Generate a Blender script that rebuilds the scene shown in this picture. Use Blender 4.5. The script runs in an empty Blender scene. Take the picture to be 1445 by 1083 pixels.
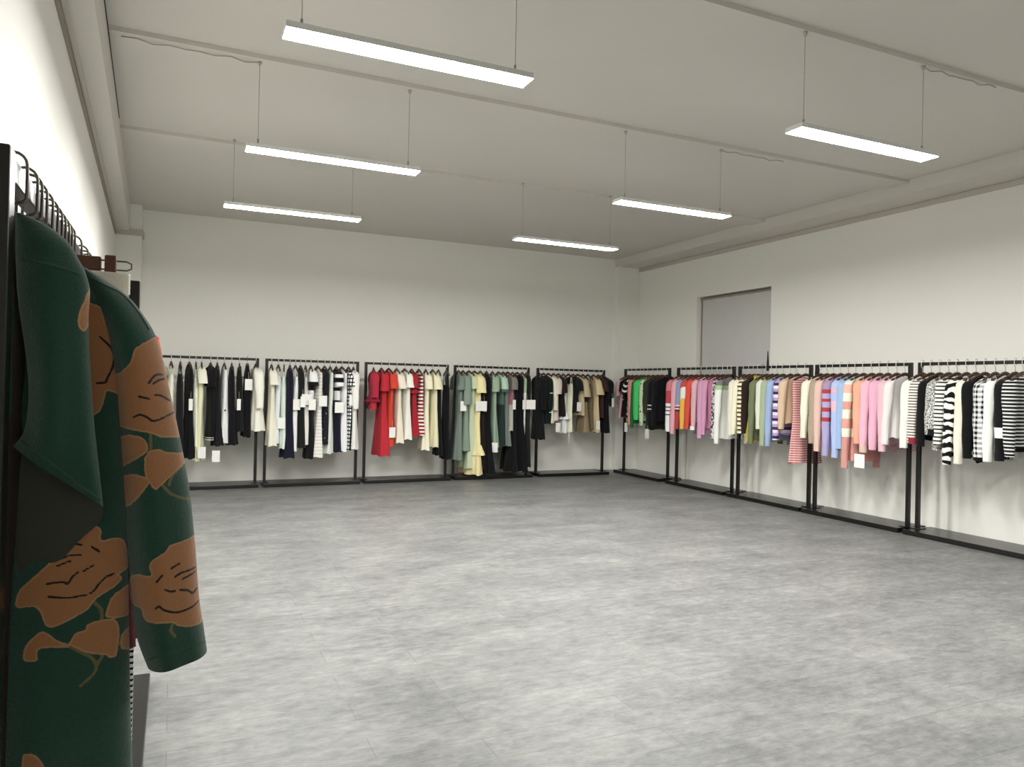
import bpy, bmesh, math, random
import numpy as np
from mathutils import Vector, Matrix

SC = bpy.context.scene
COL = SC.collection
PI = math.pi

# ------------------------------------------------------------------ camera model (metres; Z up; +Y towards the back wall)
F = 1052.0
CX, CY = 722.5, 541.5
EYE = Vector((0.0, 0.0, 1.5))
_v1 = Vector((247 - CX, CY - 535, -F)).normalized()
_v2 = Vector((3051 - CX, CY - 597, -F))
_v2 = (_v2 - _v2.dot(_v1) * _v1).normalized()
_v3 = _v2.cross(_v1)
ROT = Matrix((_v2, _v1, _v3))


def ray(x, y):
    return ROT @ Vector((x - CX, CY - y, -F))


def at_x(x, y, X):
    d = ray(x, y)
    return EYE + d * (X / d.x)


def at_y(x, y, Y):
    d = ray(x, y)
    return EYE + d * (Y / d.y)


cam_data = bpy.data.cameras.new('camera')
cam = bpy.data.objects.new('camera', cam_data)
COL.objects.link(cam)
cam_data.sensor_width = 36
cam_data.lens = F / 1445 * 36
cam_data.clip_start = 0.02
cam.matrix_world = Matrix.Translation(EYE) @ ROT.to_4x4()
SC.camera = cam
SC.view_settings.view_transform = 'Standard'
SC.view_settings.look = 'None'
SC.view_settings.gamma = 1
SC.view_settings.use_curve_mapping = False
SC.view_settings.exposure = 0.2


# ------------------------------------------------------------------ materials
def lin(h):
    h = h.lstrip('#')
    out = []
    for i in (0, 2, 4):
        c = int(h[i:i + 2], 16) / 255
        out.append(c / 12.92 if c <= 0.04045 else ((c + 0.055) / 1.055) ** 2.4)
    return (out[0], out[1], out[2], 1.0)


def cloth(h):
    r, g, b, _ = lin(h)
    m = (r + g + b) / 3
    q = 1.22 if m > .02 else 1.0
    return tuple(min(.93, (c + (m - c) * .12) * q) for c in (r, g, b)) + (1.0,)


class NT:
    def __init__(self, name):
        self.m = bpy.data.materials.new(name)
        self.m.use_nodes = True
        self.t = self.m.node_tree
        self.b = self.t.nodes['Principled BSDF']

    def n(self, kind, **kw):
        nd = self.t.nodes.new(kind)
        for k, v in kw.items():
            if k in ('operation', 'data_type', 'blend_type', 'wave_type', 'bands_direction', 'feature', 'noise_dimensions', 'attribute_name', 'interpolation_type'):
                setattr(nd, k, v)
            else:
                self.set(nd.inputs[k.replace('_', ' ')], v)
        return nd

    def set(self, sock, v):
        if isinstance(v, bpy.types.NodeSocket):
            self.t.links.new(v, sock)
        else:
            sock.default_value = v

    def math(self, op, a, b=0.0, c=None):
        nd = self.t.nodes.new('ShaderNodeMath')
        nd.operation = op
        self.set(nd.inputs[0], a)
        self.set(nd.inputs[1], b)
        if c is not None:
            self.set(nd.inputs[2], c)
        return nd.outputs[0]

    def mix(self, fac, a, b, blend='MIX'):
        nd = self.t.nodes.new('ShaderNodeMix')
        nd.data_type = 'RGBA'
        nd.blend_type = blend
        self.set(nd.inputs[0], fac)
        self.set(nd.inputs[6], a)
        self.set(nd.inputs[7], b)
        return nd.outputs[2]

    def ramp(self, fac, stops, const=True):
        nd = self.t.nodes.new('ShaderNodeValToRGB')
        cr = nd.color_ramp
        cr.interpolation = 'CONSTANT' if const else 'LINEAR'
        while len(cr.elements) > 1:
            cr.elements.remove(cr.elements[-1])
        cr.elements[0].position = stops[0][0]
        cr.elements[0].color = stops[0][1]
        for p, c in stops[1:]:
            cr.elements.new(p).color = c
        self.set(nd.inputs[0], fac)
        return nd.outputs[0]

    def obj(self):
        return self.t.nodes.new('ShaderNodeTexCoord').outputs['Object']

    def sep(self, v):
        nd = self.t.nodes.new('ShaderNodeSeparateXYZ')
        self.set(nd.inputs[0], v)
        return nd.outputs

    def noise(self, v, scale, detail=3.0, rough=0.55):
        nd = self.t.nodes.new('ShaderNodeTexNoise')
        self.set(nd.inputs['Vector'], v)
        nd.inputs['Scale'].default_value = scale
        nd.inputs['Detail'].default_value = detail
        nd.inputs['Roughness'].default_value = rough
        return nd.outputs[0]

    def mapping(self, v, scale):
        nd = self.t.nodes.new('ShaderNodeMapping')
        self.set(nd.inputs[0], v)
        nd.inputs['Scale'].default_value = scale
        return nd.outputs[0]

    def bump(self, h, strength, dist=0.01):
        nd = self.t.nodes.new('ShaderNodeBump')
        nd.inputs['Strength'].default_value = strength
        nd.inputs['Distance'].default_value = dist
        self.set(nd.inputs['Height'], h)
        self.t.links.new(nd.outputs[0], self.b.inputs['Normal'])


def simple(name, hexcol, rough=0.6, metal=0.0, spec=0.5, bump=0.0, bscale=60):
    k = NT(name)
    v = k.obj()
    c = lin(hexcol)
    nz = k.noise(v, 4.0, 4)
    d = tuple(x * 0.93 for x in c[:3]) + (1,)
    k.set(k.b.inputs['Base Color'], k.mix(nz, d, c))
    k.b.inputs['Roughness'].default_value = rough
    k.b.inputs['Metallic'].default_value = metal
    k.b.inputs['Specular IOR Level'].default_value = spec
    if bump:
        k.bump(k.noise(v, bscale, 5), bump, 0.004)
    return k.m


def emitter(name, col, strength):
    k = NT(name)
    k.b.inputs['Base Color'].default_value = (0.9, 0.9, 0.9, 1)
    k.b.inputs['Emission Color'].default_value = col
    k.b.inputs['Emission Strength'].default_value = strength
    return k.m


_fab = {}


def fab(spec):
    """A cloth material from a short spec: a colour, or a pattern in the garment's own coordinates."""
    if isinstance(spec, str):
        spec = ('p', spec)
    key = repr(spec)
    if key in _fab:
        return _fab[key]
    kind = spec[0]
    k = NT('fabric_' + {'p': 'plain', 's': 'striped', 'b': 'colour_block', 'g': 'gingham', 'z': 'zebra', 'f': 'printed', 't': 'tweed', 'q': 'grid'}[kind])
    v = k.obj()
    x, y, z = k.sep(v)
    if kind == 'p':
        col = cloth(spec[1])
    elif kind == 's':
        _, bands, period = spec[:3]
        tilt = spec[3] if len(spec) > 3 else 0.0
        u = k.math('ADD', k.math('MULTIPLY', z, math.cos(tilt)), k.math('MULTIPLY', k.math('ADD', x, y), math.sin(tilt)))
        u = k.math('FRACT', k.math('DIVIDE', k.math('SUBTRACT', 20.0, u), period))
        stops, p = [], 0.0
        for h, fr in bands:
            stops.append((p, cloth(h)))
            p += fr
        col = k.ramp(u, stops)
    elif kind == 'b':
        u = k.math('DIVIDE', k.math('MULTIPLY', z, -1.0), 1.6)
        if len(spec) > 2:
            u = k.math('ADD', u, k.math('MULTIPLY', k.math('ADD', x, y), spec[2]))
        col = k.ramp(u, [(max(0.0, a / 1.6), cloth(h)) for a, h in spec[1]])
    elif kind == 'g':
        _, a, b, p = spec
        s1 = k.math('GREATER_THAN', k.math('FRACT', k.math('DIVIDE', k.math('SUBTRACT', 20, z), p)), 0.5)
        s2 = k.math('GREATER_THAN', k.math('FRACT', k.math('DIVIDE', k.math('ADD', 20, k.math('ADD', x, y)), p)), 0.5)
        f = k.math('MULTIPLY', k.math('ADD', s1, s2), 0.5)
        col = k.mix(f, cloth(b), cloth(a))
    elif kind == 'q':
        _, a, b, p, w = spec
        s1 = k.math('LESS_THAN', k.math('FRACT', k.math('DIVIDE', k.math('SUBTRACT', 20, z), p)), w)
        s2 = k.math('LESS_THAN', k.math('FRACT', k.math('DIVIDE', k.math('ADD', 20, k.math('ADD', x, y)), p)), w)
        col = k.mix(k.math('MAXIMUM', s1, s2), cloth(a), cloth(b))
    elif kind == 'z':
        _, a, b, p = spec
        nz = k.noise(v, 6.0, 2)
        u = k.math('ADD', k.math('DIVIDE', k.math('SUBTRACT', 20, z), p), k.math('MULTIPLY', nz, 2.2))
        col = k.mix(k.math('GREATER_THAN', k.math('FRACT', u), 0.5), cloth(a), cloth(b))
    elif kind == 'f':
        _, a, b, sc, th = spec
        vo = k.t.nodes.new('ShaderNodeTexVoronoi')
        k.set(vo.inputs['Vector'], v)
        vo.inputs['Scale'].default_value = sc
        dd = k.math('ADD', vo.outputs['Distance'], k.math('MULTIPLY', k.noise(v, sc * 3, 3), 0.35))
        col = k.mix(k.math('LESS_THAN', dd, th), cloth(a), cloth(b))
    elif kind == 't':
        _, a, b, sc = spec
        nz = k.noise(v, sc, 2, 0.8)
        col = k.mix(k.math('GREATER_THAN', nz, 0.5), cloth(a), cloth(b))
    heather = k.noise(v, 90, 3, 0.7)
    col2 = k.mix(k.math('MULTIPLY', heather, 0.12), col, (0.0, 0.0, 0.0, 1), 'MIX')
    k.set(k.b.inputs['Base Color'], col2)
    k.b.inputs['Roughness'].default_value = 0.92
    k.b.inputs['Specular IOR Level'].default_value = 0.15
    k.b.inputs['Sheen Weight'].default_value = 0.08
    k.bump(k.noise(k.mapping(v, (1, 1, 2.5)), 160, 3), 0.35, 0.004)
    _fab[key] = k.m
    return k.m


# ------------------------------------------------------------------ mesh helpers
def tag(o, label=None, cat=None, group=None, kind=None):
    if label:
        o['label'] = label
    if cat:
        o['category'] = cat
    if group:
        o['group'] = group
    if kind:
        o['kind'] = kind
    return o


def empty(name, loc, rz=0.0):
    o = bpy.data.objects.new(name, None)
    o.empty_display_size = 0.05
    o.location = loc
    o.rotation_euler = (0, 0, rz)
    COL.objects.link(o)
    return o


def mesh(name, verts, faces, m, parent=None, smooth=True, loc=None):
    me = bpy.data.meshes.new(name)
    me.from_pydata([tuple(v) for v in verts], [], faces)
    me.validate()
    bm = bmesh.new()
    bm.from_mesh(me)
    bmesh.ops.recalc_face_normals(bm, faces=bm.faces)
    bm.to_mesh(me)
    bm.free()
    if smooth:
        me.polygons.foreach_set('use_smooth', [True] * len(me.polygons))
    me.materials.append(m)
    o = bpy.data.objects.new(name, me)
    COL.objects.link(o)
    if parent:
        o.parent = parent
    if loc:
        o.location = loc
    return o


def loft(rows, cap0=False, cap1=False, closed=True):
    n = len(rows[0])
    V = [p for r in rows for p in r]
    Fc = []
    last = n if closed else n - 1
    for i in range(len(rows) - 1):
        for j in range(last):
            a, b = i * n + j, i * n + (j + 1) % n
            Fc.append((a, b, b + n, a + n))
    if cap0:
        Fc.append(tuple(range(n)))
    if cap1:
        Fc.append(tuple(range((len(rows) - 1) * n, len(rows) * n)))
    return V, Fc


def tube(path, r, n=8):
    path = [Vector(p) for p in path]
    rows = []
    t0 = (path[1] - path[0]).normalized()
    up = Vector((0, 0, 1)) if abs(t0.z) < 0.9 else Vector((1, 0, 0))
    u = t0.cross(up).normalized()
    for i, p in enumerate(path):
        t = (path[min(i + 1, len(path) - 1)] - path[max(i - 1, 0)]).normalized()
        u = (u - u.dot(t) * t).normalized()
        w = t.cross(u)
        rr = r[i] if isinstance(r, (list, tuple)) else r
        rows.append([p + rr * (math.cos(2 * PI * k / n) * u + math.sin(2 * PI * k / n) * w) for k in range(n)])
    return loft(rows, True, True)


def join(*parts):
    V, Fc = [], []
    for v, f in parts:
        o = len(V)
        V += list(v)
        Fc += [tuple(i + o for i in q) for q in f]
    return V, Fc


def box(x0, x1, y0, y1, z0, z1, bev=0.0):
    bm = bmesh.new()
    bmesh.ops.create_cube(bm, size=1)
    for v in bm.verts:
        v.co = Vector((x0 + (v.co.x + .5) * (x1 - x0), y0 + (v.co.y + .5) * (y1 - y0), z0 + (v.co.z + .5) * (z1 - z0)))
    if bev:
        bmesh.ops.bevel(bm, geom=list(bm.edges), offset=bev, segments=2, profile=0.5, affect='EDGES')
    bm.verts.index_update()
    V = [v.co.copy() for v in bm.verts]
    Fc = [tuple(v.index for v in f.verts) for f in bm.faces]
    bm.free()
    return V, Fc


def prism(poly, y0, y1):
    """Polygon in XZ extruded along Y."""
    n = len(poly)
    V = [Vector((x, y0, z)) for x, z in poly] + [Vector((x, y1, z)) for x, z in poly]
    Fc = [tuple(range(n)), tuple(range(2 * n - 1, n - 1, -1))]
    Fc += [(i, (i + 1) % n, n + (i + 1) % n, n + i) for i in range(n)]
    return V, Fc


def structure(name, vf, m):
    o = mesh(name, vf[0], vf[1], m, smooth=False)
    o['kind'] = 'structure'
    return o


def copy_tree(o, parent=None):
    c = o.copy()
    COL.objects.link(c)
    if parent:
        c.parent = parent
    for ch in [q for q in bpy.data.objects if q.parent == o]:
        copy_tree(ch, c)
    return c


def interp(tab, z):
    """Piecewise-linear table [(key, a, b, ...)] sampled at z (keys rising)."""
    if z <= tab[0][0]:
        return tab[0][1:]
    for p, q in zip(tab, tab[1:]):
        if z <= q[0]:
            f = (z - p[0]) / (q[0] - p[0])
            return tuple(a + (b - a) * f for a, b in zip(p[1:], q[1:]))
    return tab[-1][1:]


# ------------------------------------------------------------------ room
def make_wall_mat(name, hexcol, rough=0.55):
    k = NT(name)
    v = k.obj()
    c = lin(hexcol)
    d = tuple(q * 0.95 for q in c[:3]) + (1,)
    k.set(k.b.inputs['Base Color'], k.mix(k.noise(v, 0.9, 4), d, c))
    k.b.inputs['Roughness'].default_value = rough
    k.b.inputs['Specular IOR Level'].default_value = 0.35
    k.bump(k.noise(v, 180, 3), 0.06, 0.002)
    return k.m


M_wall = make_wall_mat('painted_wall', 'F5F4ED')
M_ceil = make_wall_mat('painted_ceiling', 'DAD6CE', 0.8)
M_trunk = simple('cream_trunking', 'C9C4B8', 0.5)
M_dark_trim = simple('brownish_trunking', '9a9084', 0.5)
M_black = simple('black_painted_steel', '131211', 0.28, 0.0, 0.45)
M_chrome = simple('hook_steel', 'e4e3df', 0.35, 0.35)
M_hook_dark = simple('dark_hook_steel', '77736c', 0.3, 1.0)
M_wood = simple('dark_stained_wood', '4a3223', 0.45, bump=0.2)
M_wood2 = simple('brown_stained_wood', '6b4630', 0.45, bump=0.2)
M_leather = simple('reddish_brown_wood', '6e4436', 0.5, bump=0.15)
M_blackpl = simple('black_plastic', '17171a', 0.4)
M_card = simple('white_card', 'f2f1ec', 0.6)
M_cord = simple('grey_wire', 'b3ada2', 0.6)
M_string = simple('white_string', 'd9d6cc', 0.8)
M_panel = simple('grey_window_panel', 'D2D1CF', 0.4)
M_gap = simple('dark_gap', '151515', 0.8)

k = NT('grey_plank_floor')
v = k.obj()
br = k.t.nodes.new('ShaderNodeTexBrick')
k.set(br.inputs['Vector'], v)
br.offset = 0.37
br.inputs['Scale'].default_value = 1.0
br.inputs['Brick Width'].default_value = 1.22
br.inputs['Row Height'].default_value = 0.183
br.inputs['Mortar Size'].default_value = 0.0016
br.inputs['Mortar Smooth'].default_value = 0.2
br.inputs['Bias'].default_value = 0.0
br.inputs['Color1'].default_value = (0.36, 0.36, 0.36, 1)
br.inputs['Color2'].default_value = (0.64, 0.64, 0.64, 1)
br.inputs['Mortar'].default_value = (0.5, 0.5, 0.5, 1)
st = k.noise(k.mapping(v, (2.2, 4.8, 1)), 4.2, 9, 0.72)
cl = k.noise(k.mapping(v, (1.0, 1.5, 1)), 1.5, 7, 0.68)
fi = k.noise(k.mapping(v, (4, 13, 1)), 5.0, 6, 0.7)
f = k.math('ADD', k.math('MULTIPLY', st, 0.46), k.math('ADD', k.math('MULTIPLY', cl, 0.38), k.math('MULTIPLY', fi, 0.16)))
f = k.math('ADD', f, k.math('MULTIPLY', k.math('SUBTRACT', k.sep(br.outputs['Color'])[0], 0.5), 0.10))
c = k.ramp(f, [(0.32, lin('4c4d4d')), (0.41, lin('646564')), (0.50, lin('797a78')), (0.58, lin('8b8c88')), (0.69, lin('9f9f9a'))], False)
c = k.mix(k.math('MULTIPLY', br.outputs['Fac'], 0.55), c, lin('45433f'))
k.set(k.b.inputs['Base Color'], c)
k.set(k.b.inputs['Roughness'], k.math('ADD', 0.36, k.math('MULTIPLY', st, 0.2)))
k.b.inputs['Specular IOR Level'].default_value = 0.5
k.bump(k.math('SUBTRACT', k.math('MULTIPLY', fi, 0.25), br.outputs['Fac']), 0.25, 0.002)
M_floor = k.m

YB, YF = 11.8, -2.6            # back wall, wall behind the photographer
XR = 7.85                      # right wall
ZC = 3.892                      # ceiling between the beams


def xl(y):                     # the left wall runs slightly askew
    return -0.504 - 0.0251 * y


structure('floor', box(-1.4, XR + .3, YF - .2, YB + .3, -.1, 0), M_floor)
structure('ceiling', box(-1.4, XR + .3, YF - .2, YB + .3, ZC, ZC + .1), M_ceil)
structure('wall_back', box(-1.4, XR + .3, YB, YB + .2, 0, ZC), M_wall)
structure('wall_front', box(-1.4, XR + .3, YF - .2, YF, 0, ZC), M_wall)


def skew(x0, x1, z0, z1, y0=YF, y1=YB):     # a bar that follows the left wall
    P = [(x0, z0), (x1, z0), (x1, z1), (x0, z1)]
    V = [Vector((xl(y0) + a, y0, b)) for a, b in P] + [Vector((xl(y1) + a, y1, b)) for a, b in P]
    return V, [(0, 1, 2, 3), (7, 6, 5, 4), (0, 4, 5, 1), (1, 5, 6, 2), (2, 6, 7, 3), (3, 7, 4, 0)]


structure('wall_left', skew(-.3, 0, 0, ZC), M_wall)
structure('beam_left', skew(0, .18, 3.52, ZC, y1=11.5), M_ceil)
structure('trim_1', join(skew(0, .022, 3.462, 3.518, y1=11.5)), M_dark_trim)
structure('trim_2', join(skew(.024, .05, 3.49, 3.52, y1=11.5)), M_trunk)
structure('column_left', box(xl(11.5) - .1, -.462, 11.5, YB, 0, ZC, 0), M_wall)
structure('trim_3', box(xl(11.5), -.440, 11.47, YB, 3.462, 3.545, .004), M_trunk)

# right wall with the recessed, panelled-up window; its sill is hidden by the clothes
DY0, DY1, DZ, DS = 8.31, 10.0, 3.04, .95
structure('wall_right', join(box(XR, XR + .3, YF, DY0, 0, ZC), box(XR, XR + .3, DY1, YB, 0, ZC), box(XR, XR + .3, DY0, DY1, DZ, ZC), box(XR, XR + .3, DY0, DY1, 0, DS)), M_wall)
structure('column_right', box(7.38, XR, 11.68, YB, 0, 3.74), M_wall)
structure('beam_right', box(7.38, XR, YF, YB, 3.74, ZC), M_ceil)
structure('trim_4', box(XR - .03, XR, YF, 11.68, 3.68, 3.738, .003), M_trunk)
door = structure('window_1', box(XR + .1, XR + .14, DY0, DY1, DS, DZ - .045), M_panel)
mesh('window_head', *box(XR + .07, XR + .15, DY0, DY1, DZ - .045, DZ - .02), M_dark_trim, door, False)
mesh('window_bead', *box(XR + .085, XR + .1, DY1 - .03, DY1 - .012, DS, DZ - .045), M_dark_trim, door, False)
structure('trim_5', box(XR - .012, XR, 10.18, 10.2, 0, DS + .3), M_trunk)

for i, y in enumerate((1.55, 3.64, 5.74, 7.95)):
    structure('beam_cross', box(xl(y) + .17, 7.39, y, y + .3, 3.858, ZC), M_ceil)

# ------------------------------------------------------------------ pendant lights
M_led = emitter('led_diffuser', (1.0, 0.99, 0.965, 1), 122.0)
M_alu = simple('white_aluminium', 'e8e8e6', 0.4)
ZL = 3.2


def pendant(x0, x1, y, label, cable=None, tops=3.858):
    cx = (x0 + x1) / 2
    r = empty('pendant_light', (cx, y, ZL))
    tag(r, label, 'light', 'linear pendant lights')
    h = (x1 - x0) / 2
    mesh('housing', *box(-h - .002, h + .002, -.072, .072, .0025, .034, .001), M_alu, r, False)
    lens = [Vector((sx * h, sy * (.07 if z > .001 else .069), z)) for z in (0, .002) for sx, sy in ((-1, -1), (1, -1), (1, 1), (-1, 1))]
    mesh('diffuser', lens, [(0, 1, 2, 3), (0, 1, 5, 4), (1, 2, 6, 5), (2, 3, 7, 6), (3, 0, 4, 7)], M_led, r, False)
    for s in (-1, 1):
        xc = s * (h - .08)
        c = mesh('cord', *tube([(xc, 0, .04), (xc, 0, tops - ZL)], .0022, 6), M_cord, r)
        mesh('ceiling_hook', *tube([(xc, 0, tops - ZL - .03), (xc, 0, tops - ZL - .012), (xc, 0, tops - ZL)], [.006, .014, .016], 12), M_cord, c)
        mesh('cord_grip', *tube([(xc, 0, .04), (xc, 0, .085)], .007, 8), M_cord, c)
    if cable is not None:
        s = -1 if cable < cx else 1
        xc = s * (h - .08)
        n = 9
        P = [(xc + (cable - cx - xc) * i / n, .012 * math.sin(i * 2.1), tops - ZL - .006 - .012 * (i % 2) * (0 < i < n)) for i in range(n + 1)]
        mesh('power_cable', *tube(P, .004, 6), M_cord, r)
    return r


pendant(.45, 1.765, 3.78, 'long white LED light, widest in view, above the green coat', None)
pendant(.44, 1.745, 5.80, 'white LED light, middle of the row above the green coat', -.39)
pendant(.40, 1.725, 7.79, 'white LED light over the second back-wall rack, smallest of its row', None)
pendant(3.62, 4.91, 3.66, 'brightest LED light on the right, with wire run to the right wall', 5.63)
pendant(3.63, 4.885, 5.80, 'white LED light, middle of the right-hand row, above the doorway side', 5.6)
pendant(3.545, 4.888, 7.83, 'smallest white LED light, near the corner pillar', None)
pendant(3.62, 4.91, 1.6, 'white LED light overhead, out of the picture, in the right-hand row', None)
wire = mesh('ceiling_wire', *tube([(xl(y) + .186, y, 3.845) for y in (4.6, 5.2, 5.6, 5.8, 6.6, 7.6)], .0035, 6), M_gap)
tag(wire, 'thin dark wire along the top of the long beam on the left', 'wire')


# ------------------------------------------------------------------ garment racks
def make_rack():
    r = empty('garment_rack', (0, 0, 0))
    w = .675
    mesh('base', *box(-w - .01, w + .01, -.2, .25, 0.002, .052, .004), M_black, r, False)
    for s in (-1, 1):
        x = s * (w - .02)
        p = mesh('post', *box(x - .02, x + .02, -.02, .02, .052, 1.82, .003), M_black, r, False)
        mesh('foot_plate', *box(x - .05, x + .05, -.07, .07, .052, .06, .002), M_black, p, False)
        mesh('bolt', *tube([(x + s * .0225, 0, 1.79), (x + s * .02, 0, 1.79)], .006, 10), M_hook_dark, p)
    mesh('rail', *box(-w + .04, w - .04, -.0125, .0125, 1.785, 1.82, .002), M_black, r, False)
    return r


RZ = 1.82
RZR = 1.858                      # the racks along the right wall stand a little taller
rack0 = make_rack()
RACKS = {}


def place_rack(key, x, y, rz, label):
    r = rack0 if not RACKS else copy_tree(rack0)
    r.location = (x, y, 0)
    r.rotation_euler = (0, 0, rz)
    tag(r, label, 'garment rack', 'black garment racks')
    RACKS[key] = r
    if key[0] == 'R':
        r.scale = (1, 1, RZR / RZ)


place_rack('B1', .41, 11.15, .02, 'black steel rack of black and ivory clothes, leftmost along the back wall')
place_rack('B2', 1.845, 11.17, .02, 'black steel rack of white and black dresses with many white tags')
place_rack('B3', 3.285, 11.21, .02, 'black steel rack holding the red and cream dresses')
place_rack('B4', 4.73, 11.25, .02, 'black steel rack holding the long pale yellow gown')
place_rack('B5', 6.23, 11.3, .02, 'black steel rack along the back wall, next to the corner pillar')
XRK = 7.38
place_rack('R1', XRK, 10.72, -PI / 2, 'black steel rack with the bright green cardigan, farthest on the right wall')
place_rack('R2', XRK, 9.175, -PI / 2, 'black steel rack of pink and orange knits before the doorway')
place_rack('R3', XRK, 7.74, -PI / 2, 'black steel rack with the yellow pleated skirt, right wall')
place_rack('R4', XRK, 6.33, -PI / 2, 'black steel rack of pastel pink and blue cardigans')
place_rack('R5', XRK, 4.90, -PI / 2, 'black steel rack of black and white knits, cut off by the right edge')
place_rack('L1', -.234, 1.90, PI / 2, 'black steel rack that the green floral coat hangs on')
place_rack('L2', -.28, 3.38, PI / 2, 'black steel rack whose base edge shows on the floor below the coat sleeve')


# ------------------------------------------------------------------ hangers
def hook_path(drop=0.0):
    P = [(0, 0, -.082 - drop), (0, 0, -.062), (.004, 0, -.055), (.014, 0, -.052), (.0185, 0, -.047), (.019, 0, -.01), (.0185, 0, .006)]
    P += [(.0185 * math.cos(a), 0, .006 + .0185 * math.sin(a)) for a in (PI * i / 8 for i in range(1, 9))]
    P += [(-.0185, 0, -.02), (-.0185, 0, -.046)]
    return P


def make_hanger(name, wood, hookm, thick, half=.195, drop=0.0, hr=.0026):
    r = empty(name, (0, 0, 0))
    top = [(0, -.078), (.025, -.082), (.06, -.098), (.12, -.124), (half - .01, -.158), (half, -.168)]
    bot = [(half - .006, -.182), (.12, -.152), (.06, -.128), (.03, -.118), (0, -.115)]
    poly = top + bot + [(-x, z) for x, z in bot[:-1][::-1]] + [(-x, z) for x, z in top[1:][::-1]]
    n = len(poly)
    cx = [Vector((x, 0, z - drop)) for x, z in poly]
    rows = []
    for yy, ins in ((-thick, .005), (-thick * .6, 0), (thick * .6, 0), (thick, .005)):
        row = []
        for p in cx:
            q = p.copy()
            q.y = yy
            zc = -.1 - .33 * abs(p.x) - drop
            q.z += -ins if p.z > zc else ins
            row.append(q)
        rows.append(row)
    V, Fc = loft(rows)
    m = len(top)
    for base in (0, 3 * n):                      # close both faces with strips
        L = [base + i for i in range(len(top))]
        B = [base + n_ for n_ in range(len(top), len(top) + len(bot))][::-1]
        Fc += [(L[i], L[i + 1], B[i + 1] if i + 1 < len(B) else B[-1], B[i] if i < len(B) else B[-1]) for i in range(len(B) - 1)]
        Fc.append((L[-2], L[-1], B[-1]))
        mir = {0: 0}
        Lm = [base] + [base + n - i for i in range(1, len(top))]
        Bm = [B[0]] + [base + len(top) + len(bot) - 1 + i for i in range(1, len(bot))]
        Fc += [(Lm[i], Lm[i + 1], Bm[i + 1], Bm[i]) for i in range(len(Bm) - 1)]
        Fc.append((Lm[-2], Lm[-1], Bm[-1]))
    mesh('hanger_arms', V, [tuple(dict.fromkeys(f)) for f in Fc if len(set(f)) > 2], wood, r, False)
    mesh('hook', *tube(hook_path(drop), hr, 6), hookm, r)
    return r


def make_clip_hanger(name, q=1.0, bar=None, clip=None, cpos=.082, bw=.065, cw=.011, drop=0.0):
    r = empty(name, (0, 0, 0))
    mesh('hanger_bar', *join(box(-bw * q, bw * q, -.009, .009, -.108 - drop, -.08 - drop, .003)), bar or M_wood2, r, False)
    loop = [(-.12, 0, -.086), (.115, 0, -.086), (.122, 0, -.09), (.122, 0, -.1), (.115, 0, -.104), (-.115, 0, -.104), (-.122, 0, -.1), (-.122, 0, -.09), (-.12, 0, -.086)]
    mesh('wire_loop', *tube([(x * q, y, z - drop) for x, y, z in loop], .0018, 6), M_hook_dark, r)
    for s in (-1, 1):
        mesh('clip', *box((s * cpos - cw) * q, (s * cpos + cw) * q, -.011, .011, -.155 - drop, -.076 - drop, .003), clip or M_leather, r, False)
    mesh('hook', *tube(hook_path(drop), .0026, 6), M_hook_dark, r)
    return r


H_back = make_hanger('clothes_hanger', M_wood, M_chrome, .010, .17, 0, .0045)
H_right = make_hanger('clothes_hanger', M_wood, M_chrome, .016, .185, .03, .004)
H_left = make_hanger('clothes_hanger', M_blackpl, M_hook_dark, .012, .12, .045)
H_black = make_clip_hanger('trouser_hanger', 1.12, M_blackpl, M_blackpl, .122)
H_clip = make_clip_hanger('trouser_hanger')
H_low = make_clip_hanger('trouser_hanger', 1.0, M_wood, M_wood, drop=.035)
H_wide = make_clip_hanger('trouser_hanger', 1.22, None, None, .0915, .078, .0085)
used_h = set()


def hang(proto, loc, rz, label, group):
    if proto.name in used_h:
        h = copy_tree(proto)
    else:
        h = proto
        used_h.add(proto.name)
    h.location = loc
    h.rotation_euler = (0, 0, rz)
    tag(h, label, 'hanger', group)
    return h


# ------------------------------------------------------------------ garments
ND = 0.118                      # neck of the garment below the top of the rail


def body_mesh(tab, L, t, rng, fold, dip=.03, m1=5, n=32, hemt=1.25):
    p1, p2 = rng.uniform(0, 6.3), rng.uniform(0, 6.3)
    rows = []
    z = 0.0
    zs = []
    while z < L - .012:
        zs.append(z)
        z += .012 if z < .09 else (.035 if L < .9 else .05)
    zs.append(L)
    sway = rng.uniform(-.012, .012)
    for z in zs:
        w, tt = interp(tab, z)
        f = max(0.0, (z - .1) / max(L, .2))
        row = []
        for j in range(n):
            a = 2 * PI * j / n
            ca, sa = math.cos(a), math.sin(a)
            x = w * math.copysign(abs(ca) ** .75, ca)
            y = tt * math.copysign(abs(sa) ** .75, sa)
            rp = 1 + fold * f * (.55 * math.sin(m1 * a + p1 + z * 2) + .4 * math.sin((m1 * 2 + 1) * a + p2))
            yy = y * (1 + (rp - 1) * 1.6) + sway * f * 3
            zz = -z
            if z < .06 and dip:
                zz -= dip * max(0, 1 - z / .06) * (1 - min(1, (x / .08) ** 2)) * (1 if sa < 0 else .3)
            if z >= L - 1e-6:
                zz += .008 * math.sin(m1 * a + p2)
            row.append(Vector((x * (1 + (rp - 1) * .5), yy, zz)))
        rows.append(row)
    return loft(rows)


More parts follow.
